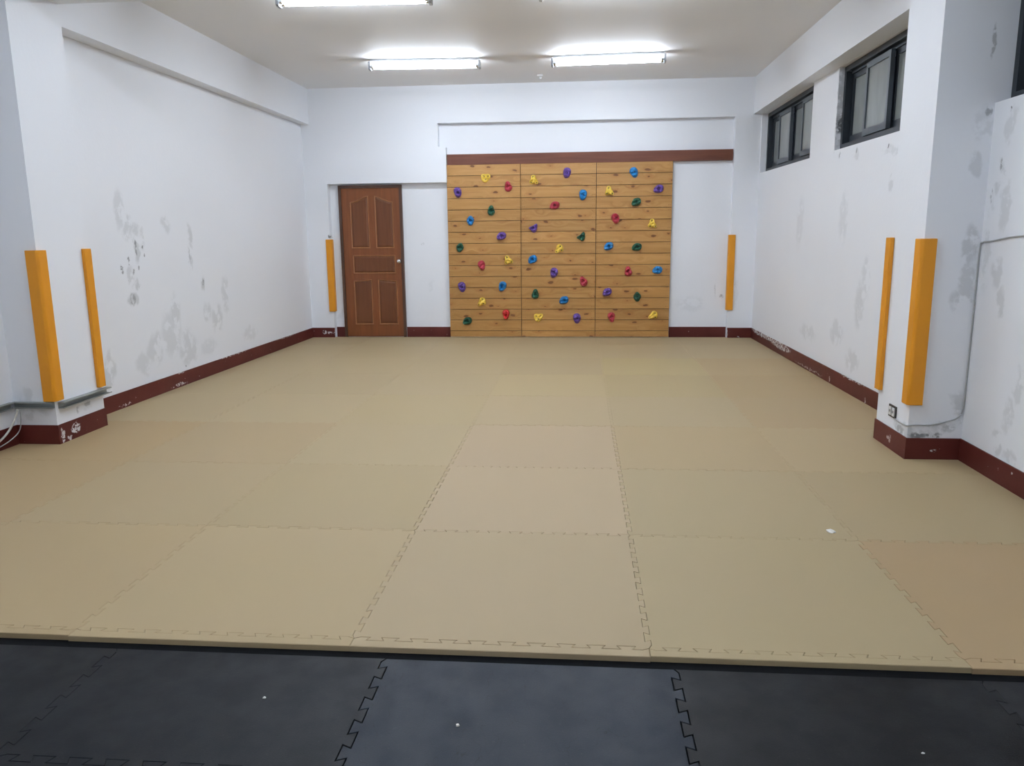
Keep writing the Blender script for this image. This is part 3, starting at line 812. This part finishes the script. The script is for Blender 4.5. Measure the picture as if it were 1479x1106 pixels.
guard(1.72, 2.33, 1, 1, .362, 1.330, 'yellow foam corner guard on the near corner of the pillar with socket')
guard(1.72, 2.82, 1, -1, .362, 1.333, 'yellow foam corner guard on the far corner of the pillar with socket')
guard(XA, YB, -1, 1, .376, 1.323, 'small yellow corner guard on the end wall beside the brown door', .055)
guard(XB_, YB, 1, 1, .386, 1.333, 'small yellow corner guard on the end wall near the windows', .055)

# ------------------------------------------------------------------ fluorescent lights
def light(x, y, rz, label):
    r = empty('fluorescent_light', (x, y, ZC), rz)
    tag(r, label, 'ceiling light', 'fluorescent ceiling lights')
    L = 0.575
    bm = bmesh.new()
    prism(bm, [(-.030, -.001), (-.046, -.030), (-.030, -.042), (.030, -.042), (.046, -.030), (.030, -.001)], lambda u, v, d: (d, u, v), -L, L)
    obj('batten', bm, M_ENAMEL, r)
    for sx in (-1, 1):
        bm = bmesh.new()
        prism(bm, [(-.052, -.028), (-.054, -.098), (-.034, -.108), (.034, -.108), (.054, -.098), (.052, -.028)], lambda u, v, d: (d, u, v), sx * (L - .002), sx * (L + .020))
        bevel(bm, .004)
        obj('lamp_holder', bm, M_HOLDER, r)
    for sy in (-1, 1):
        bm = bmesh.new()
        tube(bm, [(-L + .010, sy * .032, -.078), (L - .010, sy * .032, -.078)], .0150, 14)
        o = obj('tube', bm, M_TUBE, r, smooth=True)
        for s in (-1, 1):
            bm = bmesh.new(); tube(bm, [(s * (L - .030), sy * .032, -.078), (s * (L - .004), sy * .032, -.078)], .0156, 14)
            obj('tube_cap', bm, M_CHROME, o)
light(-1.895, 6.30, math.radians(4), 'lit twin tube ceiling light above the door end, on the peeling wall side')
light(0.045, 6.33, math.radians(-2.5), 'lit twin tube ceiling light nearest the climbing wall, on the window side')
light(-1.965, 3.90, math.radians(3), 'lit twin tube ceiling light cut by the top edge of the picture')
light(0.04, 3.92, math.radians(-2), 'twin tube ceiling light just above the picture, glowing on the ceiling')
light(-1.95, 1.45, 0, 'twin tube ceiling light before the crossing beam, peeling wall side')
light(0.04, 1.45, 0, 'twin tube ceiling light before the crossing beam, window side')

light(-1.95, -1.75, 0, 'unseen twin tube light added over the black mats, peeling wall side')  # this pair is added out of view to raise the brightness
light(0.04, -1.75, 0, 'unseen twin tube light added over the black mats, window side')


# small round fitting on the ceiling
r = empty('ceiling_rosette', (-0.717, 7.32, ZC))
tag(r, 'tiny white round fitting on the ceiling between the two far lights', 'ceiling fitting')
bm = bmesh.new(); lathe(bm, [(.035, 0), (.034, -.012), (.022, -.020)], (0, 0, 0), 'z', 20); obj('base', bm, M_WHITEPL, r, smooth=True)
bm = bmesh.new(); lathe(bm, [(.014, -.0205), (.016, -.04), (.010, -.048)], (0, 0, 0), 'z', 16); obj('socket', bm, M_WHITEPL, r, smooth=True)

# ------------------------------------------------------------------ grey trunking on the left pillar
def channel(name, a, b, nrm, label, z0=.272, h=.042, d=.034, upturn=0.0):
    a, b, nv = Vector((*a, 0)), Vector((*b, 0)), Vector((*nrm, 0))
    dirv = (b - a).normalized(); L = (b - a).length
    t = .003; g = .0012
    prof = [(g, 0), (d, 0), (d, t * 2.5), (d - t, t * 2.5), (d - t, t), (g + t, t), (g + t, h - t), (d - t, h - t), (d - t, h - t * 2.5), (d, h - t * 2.5), (d, h), (g, h)]
    bm = bmesh.new()
    fr = lambda u, v, s: tuple(nv * u + dirv * s + Vector((0, 0, v)))
    prism(bm, prof, fr, 0, L); tri(bm)
    o = obj(name, bm, M_GALV, loc=(a.x, a.y, z0))
    return tag(o, label, 'trunking', 'grey metal trunking pieces')
channel('cable_trunking', (-3.990, 1.0), (-3.990, 2.362), (1, 0), 'grey metal trunking along the wall before the pillar, cut by the picture edge', z0=.278)
channel('cable_trunking', (-3.985, 2.40), (-3.703, 2.40), (0, -1), 'short grey metal trunking across the near face of the pillar', z0=.276)
channel('cable_trunking', (-3.70, 2.425), (-3.70, 2.965), (1, 0), 'open grey metal trunking along the room face of the pillar', z0=.266, d=.045)

def cable(name, pts, rad, mat, label):
    bm = bmesh.new(); tube(bm, catmull(pts), rad, 8)
    return tag(obj(name, bm, mat, smooth=True), label, 'cable')
cable('power_cable', [(-3.925, 2.340, .275), (-3.932, 2.345, .262), (-3.945, 2.335, .22), (-3.958, 2.30, .16), (-3.970, 2.24, .11), (-3.972, 2.12, .07), (-3.972, 1.95, .045)], .007, M_CABLE, 'white cable hanging from the trunking to the floor')
cable('power_cable', [(-3.915, 2.352, .272), (-3.917, 2.350, .20), (-3.935, 2.345, .13), (-3.955, 2.29, .085), (-3.972, 2.18, .055), (-3.974, 2.0, .040)], .0035, M_CABLE2, 'thin grey cable hanging beside the white one below the trunking')
# conduit cable on the right pillar and wall
g = .005
cable('wall_cable', [(1.72 - g, 2.515, .232), (1.72 - g, 2.44, .228), (1.72 - g, 2.36, .230), (1.716, 2.326, .234), (1.76, 2.33 - g, .238), (1.85, 2.33 - g, .240), (1.94, 2.33 - g, .262), (1.995, 2.33 - g, .285), (2.020, 2.322, .34), (2.024, 2.324, .50), (2.024, 2.324, .90), (2.024, 2.324, 1.26), (2.024, 2.30, 1.306), (2.024, 2.2, 1.315), (2.024, 2.0, 1.338), (2.024, 1.7, 1.352), (2.024, 1.2, 1.36)], .0042, M_CABLE2, 'thin grey cable from the socket round the pillar and up its corner')

# double socket
r = empty('wall_socket', (1.72, 2.560, .268))
tag(r, 'small double wall socket with black edges low on the pillar', 'socket')
bm = bmesh.new(); box(bm, -.008, -.001, -.055, .055, -.038, .038); bevel(bm, .003); obj('plate', bm, M_BLACKPL, r)
for yy in (-.024, .024):
    bm = bmesh.new(); box(bm, -.013, -.0082, yy - .016, yy + .016, -.026, .026); bevel(bm, .002); m = obj('outlet', bm, M_WHITEPL, r)
    bm = bmesh.new(); box(bm, -.0142, -.0132, yy - .008, yy - .004, -.008, .008); box(bm, -.0142, -.0132, yy + .004, yy + .008, -.008, .008); obj('slot', bm, M_BLACKPL, m)

# ------------------------------------------------------------------ crumbs
def scrap(x, y, z, sx, sy, h, seed, label):
    bm = bmesh.new()
    bmesh.ops.create_icosphere(bm, subdivisions=2, radius=1)
    for v in bm.verts:
        k = 1 + .45 * mnoise.noise(v.co * 1.7 + Vector((seed, 0, 0)))
        v.co = Vector((v.co.x * sx * k, v.co.y * sy * k, max(0, (v.co.z * k + .6)) * h))
    tag(obj('paper_scrap', bm, M_PAPER, loc=(x, y, z)), label, 'scrap', 'white scraps on the mats')
scrap(0.914, 1.11, T, .019, .022, .005, 1.0, 'white paper scrap lying on a tan mat')
scrap(-1.18, -.306, ZB, .0050, .004, .003, 2.0, 'tiny white crumb on the black mat, farthest from the puzzle seam')
scrap(-0.575, -.398, ZB, .0055, .005, .0035, 3.0, 'tiny white crumb on the shiny middle black mat')
scrap(0.684, -.428, ZB, .0045, .003, .002, 4.0, 'tiny white crumb on the dark mat nearest the window wall side')

# ------------------------------------------------------------------ world, camera, look
w = bpy.data.worlds.new('World'); SC.world = w; w.use_nodes = True
w.node_tree.nodes['Background'].inputs[0].default_value = (0.01, 0.012, 0.02, 1)
w.node_tree.nodes['Background'].inputs[1].default_value = 1.0
cam = bpy.data.cameras.new('camera'); co = bpy.data.objects.new('camera', cam); COL.objects.link(co)
cam.sensor_fit = 'HORIZONTAL'; cam.sensor_width = 36.0; cam.lens = 27.3648; cam.clip_start = .02
Rw = [[0.9962835385896195, 0.08551583096496794, -0.010303076711227786], [0.006139943959512097, -0.18982077454043234, -0.9817995592996792], [-0.08591514315602614, 0.9780874788111957, -0.18964037536674028]]
right, down, fwd = (Vector(v) for v in Rw)
mt = Matrix((right, -down, -fwd)).transposed().to_4x4()
mt.translation = Vector((-0.23658, -2.36595, 1.35783 + T))
co.matrix_world = mt
SC.camera = co
vs = SC.view_settings
vs.view_transform = 'Standard'; vs.look = 'None'; vs.gamma = 1.0; vs.exposure = 0.08; vs.use_curve_mapping = False
SC.cycles.max_bounces = 10; SC.cycles.diffuse_bounces = 7
